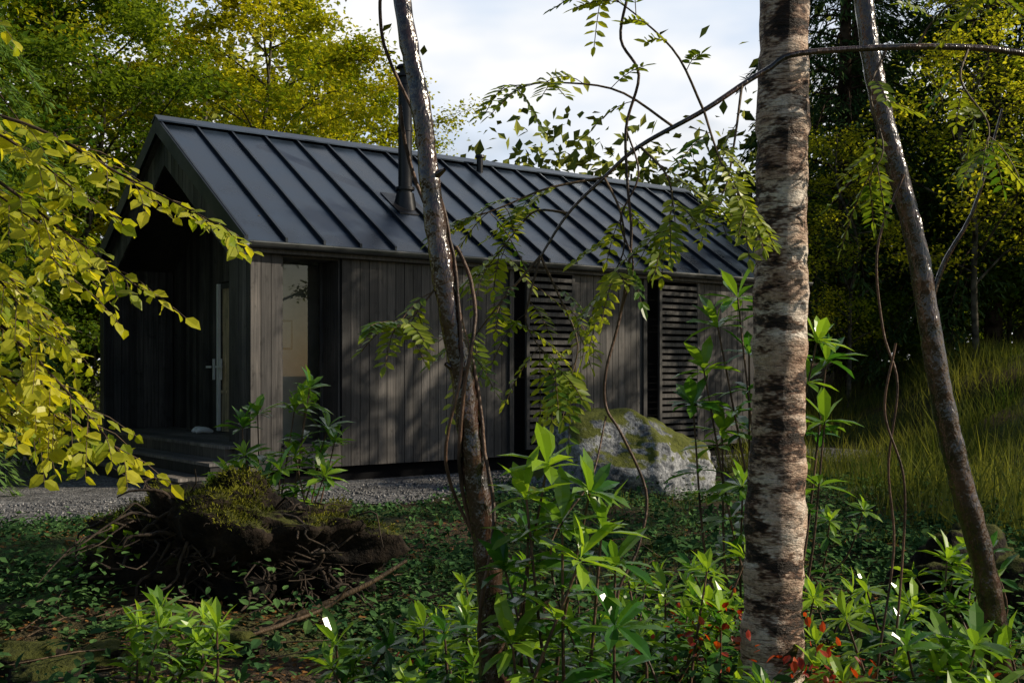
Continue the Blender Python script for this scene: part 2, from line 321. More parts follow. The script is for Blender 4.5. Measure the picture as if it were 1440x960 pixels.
rf.build('standing_seam_roof',[M['roof'],M['seam'],M['soffit']],cabin)
gt=Acc()
th=np.linspace(np.pi,2*np.pi,9); pr=[(-.155+.055*math.cos(q),2.80+.055*math.sin(q)) for q in th]
V=[(t,a_,b_) for t in (-.1,LEN+.1) for a_,b_ in pr]; gt.add(V,[(k,k+1,k+10,k+9) for k in range(8)],0,.5,True)
box(gt,-.1,LEN+.1,-.216,-.208,2.798,2.815); box(gt,-.1,LEN+.1,-.098,-.03,2.70,2.78,1)
gt.build('gutter',[M['gutter'],M['slat']],cabin)
fl=Acc(); ft,fs=2.76,1.09; zb=ZE+SL*fs
def cyl(acc,t,s,z0,z1,r0,r1,mat=0): 
    tube(acc,[(t,s,z0),(t,s,z0+.001),(t,s,z1-.001),(t,s,z1)],[r0,r0,r1,r1],20,mat)
    q=np.linspace(0,2*np.pi,20,endpoint=False); acc.add([(t+r1*math.cos(x),s+r1*math.sin(x),z1) for x in q],[tuple(range(20))],mat)
cyl(fl,ft,fs,zb-.1,5.25,.095,.095); cyl(fl,ft,fs,zb-.15,zb+.16,.18,.12); cyl(fl,ft,fs,zb+.2,zb+.24,.13,.13); cyl(fl,ft,fs,zb+1.0,zb+1.05,.105,.105)
cyl(fl,ft,fs,5.25,5.3,.105,.105); cyl(fl,ft,fs,5.3,5.48,.075,.075); cyl(fl,ft,fs,5.36,5.40,.12,.12); cyl(fl,ft,fs,5.48,5.52,.13,.10)
b=[(ft-.24,fs-.26,zr(fs-.26)+.006),(ft+.24,fs-.26,zr(fs-.26)+.006),(ft+.24,fs+.26,zr(fs+.26)+.006),(ft-.24,fs+.26,zr(fs+.26)+.006)]
hexa(fl,b,[(p[0],p[1],p[2]+.012) for p in b]); cyl(fl,5.0,2.45,4.4,4.72,.05,.05); cyl(fl,5.0,2.45,4.72,4.76,.08,.07)
fl.build('flue_pipe',[M['flue']],cabin)
dk=Acc()
for k in range(9): box(dk,-.12+k*.135,-.12+(k+1)*.135-.006,.45,5.18,.43,.47,0,float(r.random()))
box(dk,-.09,1.0,.5,5.15,.1,.425,0,.1)
for (ta,tb,z) in [(-.48,-.125,.31),(-.84,-.485,.16)]:
    for k in range(3):
        w=(tb-ta)/3; box(dk,ta+k*w,ta+(k+1)*w-.005,.02,5.38,z-.035,z,0,float(r.random()))
    box(dk,ta+.02,tb-.002,.04,5.36,.005,z-.038,1,.25)
dk.build('porch_steps',[M['deck'],M['soffit']],cabin)
dr=Acc()
box(dr,1.06,1.10,2.44,2.52,.48,2.6,1); box(dr,1.06,1.10,3.33,3.40,.48,2.6,1); box(dr,1.06,1.10,2.52,3.33,2.52,2.6,1)
box(dr,1.07,1.10,2.52,3.33,.48,1.05,0,.6); box(dr,1.085,1.095,2.52,3.33,1.05,2.52,0,.4); box(dr,1.055,1.10,2.52,3.33,1.03,1.07,0,.8); box(dr,1.055,1.07,2.9,2.94,.48,2.52,0,.8)
box(dr,1.02,1.045,3.25,3.30,1.22,1.52,2); box(dr,.98,1.02,3.26,3.29,1.39,1.42,2); box(dr,.96,.985,3.10,3.29,1.39,1.42,2)
box(dr,1.02,1.045,3.50,3.54,1.22,1.52,2); box(dr,.97,.99,3.50,3.66,1.39,1.42,2)
box(dr,1.02,1.058,3.335,3.395,.49,2.59,2)
dr.build('porch_door',[M['pine'],M['soffit'],M['white']],cabin)
sho=Acc()
for q in (0,.13): 
    tube(sho,spline([(.55,3.0+q,.50),(.62,3.0+q,.53),(.72,3.0+q,.52),(.8,3.0+q,.50)],8),[.02,.045,.045,.04,.02],8)
sho.build('shoes',[M['white']],cabin)

# ------------------------------------------------------------------ tree generators
def broadleaf(name,seed,Hh,R,base,nleaf,ls,leaf,bark='farbark',tr=.13,clump=.4,nl=26,tp=LQ,nsub=6,flat=.6):
    g=np.random.default_rng(seed); a=Acc()
    tp0=[(0,0,-.3)]+[(g.normal(0,.06)*k,g.normal(0,.06)*k,Hh*.88*k/5) for k in range(1,6)]
    P=spline(tp0,18); tube(a,P,np.linspace(tr,.02,18)*np.where(np.arange(18)==0,1.3,1),9,0)
    tips=[]; tv=[]
    for k in range(nl):
        f=(k+.5)/nl; z=base+(Hh*.86-base)*f; st=np.array([np.interp(z,P[:,2],P[:,0]),np.interp(z,P[:,2],P[:,1]),z])
        az=k*2.4+g.normal(0,.4); sh=math.sqrt(max(.1,1-(1.7*(f-.38))**2)) ; L=R*sh*g.uniform(.65,1.1)
        d=np.array([math.cos(az),math.sin(az),0]); e=st+d*L+np.array([0,0,L*g.uniform(.15,.6)])
        mid=(st+e)/2+np.array([0,0,.12*L])+g.normal(0,.08*L,3)
        B=spline([st,mid,e],7); tube(a,B,np.linspace(tr*.38*(1-.5*f),.008,7),5,0)
        cv=g.uniform(0,1)
        for j in range(nsub):
            q=g.uniform(.35,1); b0=B[int(q*6)]; dd=nz(d*.5+g.normal(0,.7,3)*np.array([1,1,.5])); l=L*g.uniform(.18,.4); b1=b0+dd*l
            C=spline([b0,(b0+b1)/2+np.array([0,0,.05]),b1],4); tube(a,C,[.012,.009,.006,.004],3,0)
            for c in C[1:]: tips.append(c); tv.append(np.clip(cv*.6+g.uniform(0,.4),0,1))
    tips=np.array(tips); tv=np.array(tv); idx=g.integers(0,len(tips),nleaf)
    off=g.normal(0,clump,(nleaf,3))*np.array([1,1,flat]); pos=tips[idx]+off*g.uniform(.3,1,(nleaf,1))
    y=g.normal(0,1,(nleaf,3))*np.array([1,1,.5])+np.array([0,0,-.25]); nh=g.normal(0,.55,(nleaf,3))+np.array([0,0,1])
    inst(a,tp,pos,y,nh,ls*g.uniform(.6,1.25,nleaf),1,np.clip(tv[idx]+g.normal(0,.15,nleaf),0,1))
    return a.build(name,[M[bark],M[leaf]])
def conifer(name,seed,Hh,R,nb,per,leaf='conif',zb=1.2,ns=.3,tr=.2,droop=.45):
    g=np.random.default_rng(seed); a=Acc(); tube(a,[(0,0,-.3),(0,0,Hh*.3),(.05,0,Hh*.7),(0,0,Hh)],[tr,tr*.8,tr*.45,.02],9,0)
    Ps=[];Ys=[];Vs=[]
    for k in range(nb):
        f=(k+g.random())/nb; z=zb+(Hh-zb)*f; az=k*2.39+g.normal(0,.3); L=R*(1-f)**.75*g.uniform(.6,1.15)+.15
        d=np.array([math.cos(az),math.sin(az),0]); lat=np.array([-d[1],d[0],0])
        B=spline([(0,0,z),d*L*.5+[0,0,z+.05*L],d*L+[0,0,z-droop*L]],6); tube(a,B,np.linspace(.035*(1-f)+.01,.004,6),4,0)
        m=int(per*L); q=g.uniform(.1,1,m)**.8; i0=np.minimum((q*5).astype(int),4); fr=(q*5-i0)[:,None]; b=B[i0]*(1-fr)+B[i0+1]*fr
        w=(.38*L*(1-q)+.14); l=g.uniform(-1,1,m); p=b+lat*(l*w)[:,None]+d*(np.abs(l)*w*.5)[:,None]; p[:,2]-=np.abs(l)*w*.35+g.uniform(0,.12,m)
        Ps.append(p); Ys.append(lat*np.sign(l)[:,None]*.6+d*.7+np.array([0,0,-.55])+g.normal(0,.35,(m,3))); Vs.append(np.clip(g.uniform(0,1)*.5+g.uniform(0,.5,m),0,1))
    P=np.concatenate(Ps);Yd=np.concatenate(Ys);v=np.concatenate(Vs); n=len(P)
    inst(a,NE,P,Yd,g.normal(0,.4,(n,3))+np.array([0,0,1]),ns*g.uniform(.6,1.3,n),1,v)
    return a.build(name,[M['bark'],M[leaf]])
def place(ob,x,y,rot=0,sc=1):
    ob.location=(x,y,float(H(x,y))-.05); ob.rotation_euler=(0,0,rot); ob.scale=(sc,)*3; return ob
def copy(ob,x,y,rot=0,sc=1):
    o=bpy.data.objects.new(ob.name.split('.')[0],ob.data); scene.collection.objects.link(o); return place(o,x,y,rot,sc)

beech=place(broadleaf('beech_tree',11,12.5,4.0,2.2,34000,.14,'beech',clump=.36,nl=36),-6.4,29,.3)
copy(beech,-10.8,27,1.9,1.05); copy(beech,-5.6,34,3.7,1.0); copy(beech,-14.5,24,5.0,1.0)
maple=place(broadleaf('maple_tree',12,11,3.6,1.0,30000,.14,'green',clump=.38,nl=34),-11,20,.5)
copy(maple,-9.4,25.0,2.0,1.0); copy(maple,17,24,1.2,1.05); copy(maple,14,31,3.3,1.15); copy(maple,-13,15.5,1.0,.75)
spruce=place(conifer('spruce_tree',21,16,3.1,150,100,ns=.2),7.3,24.8)
copy(spruce,10.4,24.4,1.3,1.0); copy(spruce,13.6,26,2.6,1.1); copy(spruce,9.0,29.5,.7,1.1)
cedar=place(conifer('cedar_tree',22,11,2.7,170,240,'cedar',.6,.13,.16,.6),-7.6,13.6)
copy(cedar,-10.4,15.2,2.0,1.0)
und=place(broadleaf('understory_shrub',31,3.6,2.2,.3,16000,.12,'green',clump=.4,nl=22,tr=.05),-9,24,.5)
for (x,y,rr,s) in [(-12,22,1,1.1),(11,25,2,1.2),(14.5,24,4,1.2),(7.8,27,1,1.4),(-6,26,3,1.0),(-10.5,17.5,2,.7),(7.8,24.2,3.4,.6),(11,30,2,1.6)]: copy(und,x,y,rr,s)
ald=place(broadleaf('alder_tree',41,8.5,2.3,1.4,9000,.095,'alder',clump=.30,nl=26,tr=.07),8.9,21.6,.5)
copy(ald,12.2,22.0,2.2,1.0); copy(ald,6.7,22.5,4.2,.75)
shade=place(broadleaf('shade_tree',42,9.5,2.1,3.2,7500,.12,'green',clump=.20,nl=18,tr=.12,nsub=4),8.3,14.2,.5)  # trees added right of the view to cast dappled shade on wall and foreground
copy(shade,9.6,17.0,2.1,.85); copy(shade,7.8,7.8,1.0,.85); copy(shade,12.4,9.8,3.0,.9); copy(shade,14.5,14.4,4.4,1.25)

g=np.random.default_rng(77); a=Acc(); nc=1000
az=g.uniform(rad(-42),rad(42),nc); dd=g.uniform(42,58,nc); cx=np.sin(az)*dd; cy=np.cos(az)*dd
top=np.where(np.abs(az-rad(2))<rad(9),9.0,12.5)+g.normal(0,1.0,nc)+1.2*np.sin(az*23)
cz=g.uniform(.0,1,nc)**.8*top; n=50000; ix=g.integers(0,nc,n)
pos=np.stack([cx,cy,cz],-1)[ix]+g.normal(0,1,(n,3))*np.array([1.2,1.2,.9]); pos[:,2]=np.abs(pos[:,2])
inst(a,LQ,pos,g.normal(0,1,(n,3))+[0,0,-.3],g.normal(0,.6,(n,3))+[0,-.3,.8],g.uniform(.35,.7,n),0,np.clip(g.uniform(0,1,nc)[ix]*.7+g.uniform(0,.3,n),0,1))
for k in range(0,nc,6): tube(a,[(cx[k],cy[k],0),(cx[k]+.2,cy[k],top[k]*.8)],[.18,.05],5,1)
a.build('distant_forest',[M['far'],M['farbark']])

# ------------------------------------------------------------------ foreground trunks
def crown(a,P,z0,R,nl,nleaf,ls,seed,matbark=0,matleaf=1):
    g=np.random.default_rng(seed); tips=[]
    zt=P[-1][2]
    for k in range(nl):
        z=z0+(zt-z0)*(k+.5)/nl; st=np.array([np.interp(z,P[:,2],P[:,0]),np.interp(z,P[:,2],P[:,1]),z]); az=k*2.4
        L=R*g.uniform(.6,1.1)*(1-.5*k/nl); d=np.array([math.cos(az),math.sin(az),.4]); B=spline([st,st+d*L*.5,st+d*L+[0,0,-.1*L]],6); tube(a,B,np.linspace(.02,.004,6),4,matbark)
        for j in range(4):
            b0=B[2+j]; b1=b0+g.normal(0,.35,3); tube(a,[b0,b1],[.005,.003],3,matbark); tips+= [b1,(b0+b1)/2]
    tips=np.array(tips); pos=tips[g.integers(0,len(tips),nleaf)]+g.normal(0,.18,(nleaf,3))
    inst(a,LQ,pos,g.normal(0,1,(nleaf,3))+[0,0,-.5],g.normal(0,.6,(nleaf,3))+[0,0,1],ls*g.uniform(.7,1.2,nleaf),matleaf,g.uniform(0,1,nleaf))
g=np.random.default_rng(3)
a=Acc(); P=spline([(.90,4.02,-.2),(.915,4.0,.1),(.925,4,.6),(.945,4,1.2),(.955,4,1.9),(.965,4,2.7),(.98,4.0,4),(.93,4.05,6),(.95,4.1,8.5)],160)
Rr=np.interp(P[:,2],[-.2,.1,.5,1.2,2.7,5,8.5],[.16,.118,.108,.095,.086,.06,.015]); Rr=Rr*(1+.035*np.sin(P[:,2]*9)+.025*np.sin(P[:,2]*31+1)+.02*g.standard_normal(len(P)))
tube(a,P,Rr,32,0,jit=.018,rng=g); crown(a,P,4.4,1.5,14,1800,.05,4); a.build('birch_tree',[M['birch'],M['green']])
a=Acc(); P=spline([(-.04,3.6,-.15),(-.045,3.6,0),(-.057,3.6,.355),(-.079,3.6,.763),(-.125,3.6,1.058),(-.159,3.6,1.33),(-.215,3.6,1.624),(-.26,3.6,1.94),(-.29,3.6,2.19),(-.351,3.62,2.531),(-.42,3.7,3.2),(-.35,3.8,4.4),(-.3,3.8,5.6)],120)
Rr=np.interp(P[:,2],[-.15,.2,1,2.5,5.6],[.06,.047,.040,.029,.01])*(1+.05*g.standard_normal(120)*.8); tube(a,P,Rr,18,0,jit=.045,rng=g); crown(a,P,3.2,1.2,10,1200,.05,5)
for q in range(3):
    p=P[30+q*20]; tube(a,[p,p+[.05*(-1)**q,-.03,.03]],[.018,.006],6,0)
for (zz0,zz1,ph,tw,rr) in [(.3,1.75,0,3.6,.007),(.75,2.6,2.2,3.2,.006),(.5,2.2,4.0,2.3,.007)]:
    zs=np.linspace(zz0,zz1,90); cxx=np.interp(zs,P[:,2],P[:,0]); q=ph+tw*(zs-zz0)/.75; rad_=np.interp(zs,P[:,2],Rr)+.007+.045*np.maximum(0,np.sin(zs*5+ph))
    tube(a,np.stack([cxx+rad_*np.cos(q),3.6+rad_*np.sin(q),zs],-1),rr,6,2)
a.build('cherry_tree',[M['shiny'],M['green'],M['vine']])
a=Acc(); P=spline([(1.86,4.2,-.15),(1.85,4.2,0),(1.824,4.2,.19),(1.758,4.2,.613),(1.665,4.2,.956),(1.599,4.2,1.247),(1.546,4.2,1.564),(1.507,4.2,1.802),(1.44,4.2,2.066),(1.361,4.2,2.383),(1.308,4.2,2.727),(1.25,4.2,3.4),(1.3,4.2,4.6),(1.2,4.3,6)],110)
Rr=np.interp(P[:,2],[-.15,.2,1,2.7,6],[.07,.050,.042,.034,.01])*(1+.035*g.standard_normal(110)); tube(a,P,Rr,18,0,jit=.035,rng=g); crown(a,P,3.6,1.2,9,900,.05,6)
tube(a,spline([(1.545,4.2,1.56),(1.60,4.18,1.75),(1.70,4.15,1.95),(1.78,4.1,2.3)],12),np.linspace(.012,.004,12),6,0)
for pts in ([(1.44,4.15,2.07),(1.34,4.14,1.8),(1.36,4.14,1.5),(1.41,4.13,1.3),(1.38,4.14,1.0),(1.40,4.14,.7),(1.33,4.1,.3),(1.3,4.1,0)],[(1.40,4.12,1.45),(1.36,4.12,1.2),(1.43,4.12,.95),(1.42,4.12,.6),(1.36,4.1,.05)]):
    tube(a,spline(pts,40),.0045,6,2)
a.build('cherry_tree.001',[M['shiny'],M['green'],M['vine']])

def pinnate(a,lc,g,p,d,L,pairs,ll,v,mat=2,droop=.5):
    d=nz(np.array(d,float)); up=np.array([0,0,1.]); lat=nz(np.cross(d,up)+1e-3*g.normal(0,1,3)); nn=nz(np.cross(lat,d)+g.normal(0,.35,3)+np.array([0,-.35,0]))
    pts=[np.array(p)+d*L*f+np.array([0,0,-droop*L*f*f]) for f in np.linspace(0,1,6)]; tube(a,pts,[.0018]*6,3,mat)
    for k in range(pairs):
        f=.25+.7*k/(pairs-1); b=np.array(p)+d*L*f+np.array([0,0,-droop*L*f*f]); s=ll*(1-.5*abs(f-.55))
        for sg in (-1,1): lc.add(b,lat*sg+d*.45+np.array([0,0,-.25])+g.normal(0,.1,3),nn+g.normal(0,.15,3),s,np.clip(v+g.normal(0,.1),0,1))
    lc.add(pts[-1],d+np.array([0,0,-.6]),nn,ll*.9,v)
a=Acc(); lc=LC(); g=np.random.default_rng(9)
tube(a,spline([(2.5,4.25,-.2),(2.45,4.2,1.2),(2.4,4.2,2.35),(2.3,4.25,4.2)],20),np.linspace(.06,.02,20),10,0)
main=[(2.4,4.2,2.35),(1.767,4.0,2.48),(1.04,3.86,2.44),(.86,3.85,2.37),(.645,3.8,2.225),(.43,3.8,2.105),(.31,3.8,2.0),(.19,3.8,1.88),(.096,3.8,1.735)]
tube(a,spline(main,60),np.linspace(.013,.004,60),8,0)
subs=[ [(.55,3.8,2.165),(.36,3.78,2.284),(.167,3.76,2.308),(.012,3.75,2.296)],
 [(.31,3.8,2.0),(.12,3.78,1.96),(-.02,3.76,1.90),(-.12,3.75,1.86)],
 [(.096,3.8,1.735),(.06,3.78,1.6),(.05,3.78,1.5),(.14,3.76,1.36)],
 [(.78,3.83,2.32),(.74,3.75,2.12),(.70,3.7,1.95),(.64,3.65,1.88)],
 [(.31,3.8,2.0),(.36,3.76,1.88),(.37,3.74,1.75),(.31,3.72,1.62)],
 [(.645,3.8,2.225),(.55,3.76,2.4),(.42,3.74,2.52),(.30,3.72,2.6)],
 [(.19,3.8,1.88),(.08,3.9,1.9),(.0,3.95,1.82),(-.08,3.95,1.72)],
 [(.096,3.8,1.735),(-.02,3.78,1.6),(-.1,3.8,1.5),(-.16,3.85,1.42)],
 [(-.22,3.62,1.65),(-.27,3.6,1.58),(-.32,3.58,1.52),(-.36,3.55,1.5)],
 [(.43,3.8,2.105),(.5,3.7,2.0),(.52,3.66,1.9),(.49,3.6,1.8)],
 [(.096,3.8,1.735),(.16,3.82,1.6),(.22,3.8,1.45),(.2,3.8,1.32)],
 [(.645,3.8,2.225),(.66,3.7,2.1),(.68,3.6,1.98),(.74,3.55,1.86)],
 [(1.3,3.93,2.46),(1.22,3.85,2.3),(1.25,3.8,2.1),(1.2,3.8,2.0)],
 [(1.6,3.96,2.48),(1.55,3.9,2.35),(1.62,3.85,2.2),(1.6,3.8,2.1)],
 [(1.4,3.93,2.46),(1.45,3.9,2.55),(1.5,3.85,2.6),(1.6,3.8,2.62)]]
for S in subs:
    B=spline(S,14); tube(a,B,np.linspace(.005,.002,14),5,2)
    for k in range(3,14,2):
        for _ in range(1 if k<10 else 3):
            t=nz(B[min(k,13)]-B[max(0,k-2)]); q=g.normal(0,.75,3); q[2]=q[2]*.4+.05
            pinnate(a,lc,g,B[k],t*.7+q,g.uniform(.12,.18),6,g.uniform(.044,.06),float(np.clip(g.normal(.5,.25),0,1)),2,g.uniform(.2,.7))
lc.flush(a,LT,1)
a.build('rowan_tree',[M['shiny'],M['rowan'],M['twig']])
a=Acc()
pts=[(.39,3.74,2.62),(.36,3.74,2.45),(.42,3.74,2.33),(.38,3.76,2.16),(.385,3.76,1.97),(.395,3.74,1.78),(.36,3.74,1.54),(.31,3.72,1.35),(.31,3.72,1.23),(.36,3.7,1.14),(.44,3.7,.95),(.41,3.66,.78),(.335,3.6,.61),(.43,3.6,.4),(.38,3.6,.1),(.4,3.6,-.05)]
tube(a,spline(pts,90),.005,7,0)
tube(a,spline([(.60,3.5,3.2),(.5,3.6,2.9),(.39,3.74,2.62)],12),.005,7,0)
tube(a,spline([(.38,3.77,2.16),(.42,3.75,2.0),(.36,3.75,1.85),(.40,3.73,1.7),(.36,3.74,1.54)],30),.0035,6,0)
tube(a,spline([(.31,3.72,1.2),(.25,3.6,1.0),(.12,3.5,.8),(.2,3.4,.5),(.4,3.5,.25),(.6,3.5,.15)],30),.0035,6,0)
a.build('hanging_vine',[M['vine']])

a=Acc(); lc=LC(); g=np.random.default_rng(15)
for q,(x,y) in enumerate([(-3.3,5.3),(-3.1,5.6),(-3.5,5.0)]):
    tube(a,spline([(x,y,-.2),(x+.03,y,1.2),(x-.05,y+.05,2.6),(x+.1*q,y,4.6)],18),np.linspace(.055,.015,18),9,0)
br=[[(-3.3,5.3,2.7),(-2.3,5.15,2.5),(-1.7,5.0,2.2),(-1.25,4.95,1.97)],[(-3.3,5.3,2.5),(-2.5,5.1,2.3),(-2.0,5.0,1.98),(-1.62,4.95,1.70)],
 [(-3.3,5.3,2.0),(-2.6,5.2,1.75),(-2.1,5.1,1.35),(-1.72,5.0,.97)],[(-3.3,5.3,1.8),(-2.8,5.2,1.6),(-2.3,5.2,1.3),(-1.95,5.1,1.05)],
 [(-3.3,5.2,2.2),(-2.7,5.0,2.05),(-2.3,4.95,1.8),(-2.05,4.9,1.5)],
 [(-3.3,5.2,2.4),(-2.8,5.1,2.4),(-2.4,5.05,2.2),(-2.1,5.0,2.0)],[(-3.3,5.2,1.6),(-2.9,5.1,1.5),(-2.5,5.1,1.3),(-2.2,5.0,1.1)],
 [(-3.2,5.5,2.9),(-2.8,5.5,2.7),(-2.5,5.4,2.5),(-2.2,5.4,2.3)],[(-3.2,5.6,2.7),(-2.8,5.7,2.4),(-2.4,5.7,2.1),(-2.2,5.6,1.9)],
 [(-3.1,5.6,2.2),(-2.8,5.8,2.0),(-2.5,5.8,1.75),(-2.3,5.8,1.5)],[(-3.1,5.6,1.7),(-2.8,5.8,1.5),(-2.55,5.8,1.2),(-2.4,5.8,1.0)],
 [(-3.3,5.4,2.4),(-2.8,5.4,2.3),(-2.4,5.3,2.1),(-2.0,5.2,1.75)],[(-3.3,5.4,1.9),(-2.8,5.4,1.75),(-2.4,5.3,1.55),(-2.1,5.2,1.25)],[(-3.3,5.4,2.8),(-2.8,5.3,2.65),(-2.3,5.2,2.4),(-1.9,5.1,2.1)],
 [(-3.5,5,3.2),(-3.0,4.9,3.5),(-2.6,4.8,3.3),(-2.3,4.8,3.0)]]
for pts in br:
    B=spline(pts,26); tube(a,B,np.linspace(.012,.003,26),5,0)
    for k in range(6,26):
        if g.random()<.2: continue
        t=nz(B[k]-B[k-1]); lat=nz(np.cross(t,[0,0,1])); sg=1 if k%2 else -1
        L=g.uniform(.14,.36); d=nz(t*.8+lat*sg*g.uniform(.5,1)+np.array([0,0,g.uniform(-.35,.2)])); e=B[k]+d*L+np.array([0,0,-.12*L])
        tube(a,[B[k],(B[k]+e)/2+[0,0,.02],e],[.003,.0022,.0015],3,2)
        m=int(L/.04); cv=g.uniform(.2,1)
        for j in range(m+1):
            f=(j+.6)/(m+1); p=B[k]*(1-f)+e*f; s2=1 if j%2 else -1; l2=nz(np.cross(d,[0,0,1]))
            lc.add(p,d*.6+l2*s2*.9+np.array([0,0,-.35])+g.normal(0,.35,3),np.array([.2,-.25,.8])+g.normal(0,.5,3),g.uniform(.05,.095),np.clip(cv+g.normal(0,.2),0,1))
lc.flush(a,LN,1); a.build('hazel_tree',[M['bark'],M['hazel'],M['twig']])

def rhodo(name,base,tips,seed,ll=.125,nl=13):
    g=np.random.default_rng(seed); a=Acc(); lc=LC(); bx,by=base; bz=float(H(bx,by))
    T=[np.array(t,float) for t in tips]
    for t in T:
        b=np.array([bx+g.normal(0,.05),by+g.normal(0,.05),bz-.03]); mid=(b+t)/2+np.array([g.normal(0,.05),g.normal(0,.05),-.02])+(t-b)*np.array([.15,.15,-.1])
        B=spline([b,mid,t],12); tube(a,B,np.linspace(.009,.004,12),6,0)
        wh=[11,9]+([7] if g.random()<.7 else [])+([5] if g.random()<.4 else [])
        cv=g.uniform(.0,1)
        for i0 in wh:
            p=B[i0]; ax=nz(B[min(i0,11)]-B[i0-2]+np.array([0,0,.02])); u=nz(np.cross(ax,[1,.2,.1])); w=np.cross(ax,u); m=nl if i0==11 else nl-6
            for k in range(m):
                q=k*2.4+g.normal(0,.2); el=g.uniform(-.3,.5) if k>3 or i0<11 else g.uniform(.7,1.3)
                d=(u*math.cos(q)+w*math.sin(q))*math.cos(el)+ax*math.sin(el)
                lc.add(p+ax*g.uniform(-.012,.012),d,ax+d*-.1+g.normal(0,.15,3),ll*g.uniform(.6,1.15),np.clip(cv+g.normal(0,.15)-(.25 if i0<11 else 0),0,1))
    lc.flush(a,LL,1); return a.build(name,[M['vine'],M['rhodo']])
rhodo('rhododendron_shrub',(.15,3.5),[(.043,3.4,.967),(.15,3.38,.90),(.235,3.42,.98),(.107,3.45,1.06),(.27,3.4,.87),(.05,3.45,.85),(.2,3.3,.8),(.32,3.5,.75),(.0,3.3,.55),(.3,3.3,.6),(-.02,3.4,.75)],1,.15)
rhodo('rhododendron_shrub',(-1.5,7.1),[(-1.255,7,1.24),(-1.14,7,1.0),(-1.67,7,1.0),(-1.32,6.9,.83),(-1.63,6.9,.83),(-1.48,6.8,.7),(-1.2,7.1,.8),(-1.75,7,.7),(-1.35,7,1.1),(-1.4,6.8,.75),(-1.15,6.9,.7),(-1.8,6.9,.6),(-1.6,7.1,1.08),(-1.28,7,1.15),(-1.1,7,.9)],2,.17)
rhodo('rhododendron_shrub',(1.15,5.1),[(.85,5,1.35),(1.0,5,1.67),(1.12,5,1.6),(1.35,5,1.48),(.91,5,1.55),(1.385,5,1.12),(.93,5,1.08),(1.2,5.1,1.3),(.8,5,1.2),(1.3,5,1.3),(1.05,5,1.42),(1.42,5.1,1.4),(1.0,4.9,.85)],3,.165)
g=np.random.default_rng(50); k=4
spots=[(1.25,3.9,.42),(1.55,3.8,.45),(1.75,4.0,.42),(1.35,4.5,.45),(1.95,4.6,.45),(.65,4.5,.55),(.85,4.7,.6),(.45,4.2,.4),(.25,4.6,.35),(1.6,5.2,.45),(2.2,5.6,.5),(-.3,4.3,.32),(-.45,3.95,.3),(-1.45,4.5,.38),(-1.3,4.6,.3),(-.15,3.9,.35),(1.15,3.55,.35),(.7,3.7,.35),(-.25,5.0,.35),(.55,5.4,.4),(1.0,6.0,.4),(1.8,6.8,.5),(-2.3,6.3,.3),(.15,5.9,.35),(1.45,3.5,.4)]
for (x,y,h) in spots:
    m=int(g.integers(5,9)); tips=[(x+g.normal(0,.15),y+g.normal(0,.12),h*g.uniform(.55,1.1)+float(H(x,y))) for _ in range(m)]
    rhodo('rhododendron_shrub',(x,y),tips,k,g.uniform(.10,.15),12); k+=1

# ------------------------------------------------------------------ rocks, root plate
import bmesh
def blob(name,loc,scale,seed,amp,fr,mat,sub=5,facet=0):
    bm=bmesh.new(); bmesh.ops.create_icosphere(bm,subdivisions=sub,radius=1)
    o=Vector((seed*3.1,seed*1.7,seed))
    for v in bm.verts:
        p=v.co.copy(); d=mnoise.fractal(p*fr+o,1.0,2.0,5)*amp+mnoise.noise(p*fr*.6+o)*amp*.8
        if facet: d+=-abs(mnoise.noise(p*1.3+o*2))*facet
        q=p*(1+d); v.co=Vector((q.x*scale[0],q.y*scale[1],q.z*scale[2]))
    bm.normal_update()
    me=bpy.data.meshes.new(name); bm.to_mesh(me); bm.free(); me.materials.append(mat)
    for p in me.polygons: p.use_smooth=True
    ob=bpy.data.objects.new(name,me); scene.collection.objects.link(ob); ob.location=loc; return ob
blob('boulder',(1.26,12.9,.2),(1.04,.8,.76),3,.16,1.1,M['rock'],6,.25)
for (x,y,s) in [(-.1,12.4,.1),(.1,12.2,.14),(2.3,13.1,.16),(.35,12.5,.09),(2.7,13.6,.12),(5.9,17.2,.3),(-2.4,10.9,.08)]:
    blob('stone',(x,y,.02+float(H(x,y))),(s*1.3,s,s*.7),x+5,.2,1.2,M['rock'],3,.2)
ob=blob('fallen_root_plate',(-1.62,6.35,.33),(.66,.36,.40),8,.5,1.8,M['soil'],6,.1)
g=np.random.default_rng(60); a=Acc()
for k in range(300):
    th=g.uniform(0,2*np.pi); ph=g.uniform(-.5,1.2); d=nz(np.array([math.cos(th)*math.cos(ph)*1.7,math.sin(th)*math.cos(ph)*.8-.5,math.sin(ph)*.7]))
    p0=np.array([g.uniform(-.5,.5),g.uniform(-.2,.1),g.uniform(-.2,.2)])
    L=g.uniform(.2,.5)*(1.15 if abs(d[0])>.7 else .8); p=[p0,p0+d*L*.5]
    for q in range(4): p.append(p[-1]+d*L*.16+g.normal(0,.055,3)+np.array([0,-.01,-.035]))
    r0=g.uniform(.003,.016); tube(a,spline(p,12),np.linspace(r0,r0*.25,12),6,0)
ro=a.build('roots',[M['root']],ob)
me=ob.data; co=np.array([v.co[:] for v in me.vertices]); no=np.array([v.normal[:] for v in me.vertices])
sel=np.where((no[:,2]>.35)&(co[:,2]>.1)&(np.sin(co[:,0]*9+1)+.3*g.normal(0,1,len(co))>-.3))[0]
ix=sel[g.integers(0,len(sel),15000)]; n=len(ix)
a=Acc(); inst(a,NE,co[ix]+g.normal(0,.012,(n,3)),no[ix]+g.normal(0,.5,(n,3)),g.normal(0,1,(n,3)),g.uniform(.012,.032,n),0,np.clip(g.random(n)*.6+.4*np.sin(co[ix,0]*14),0,1)); a.build('moss',[M['moss']],ob)
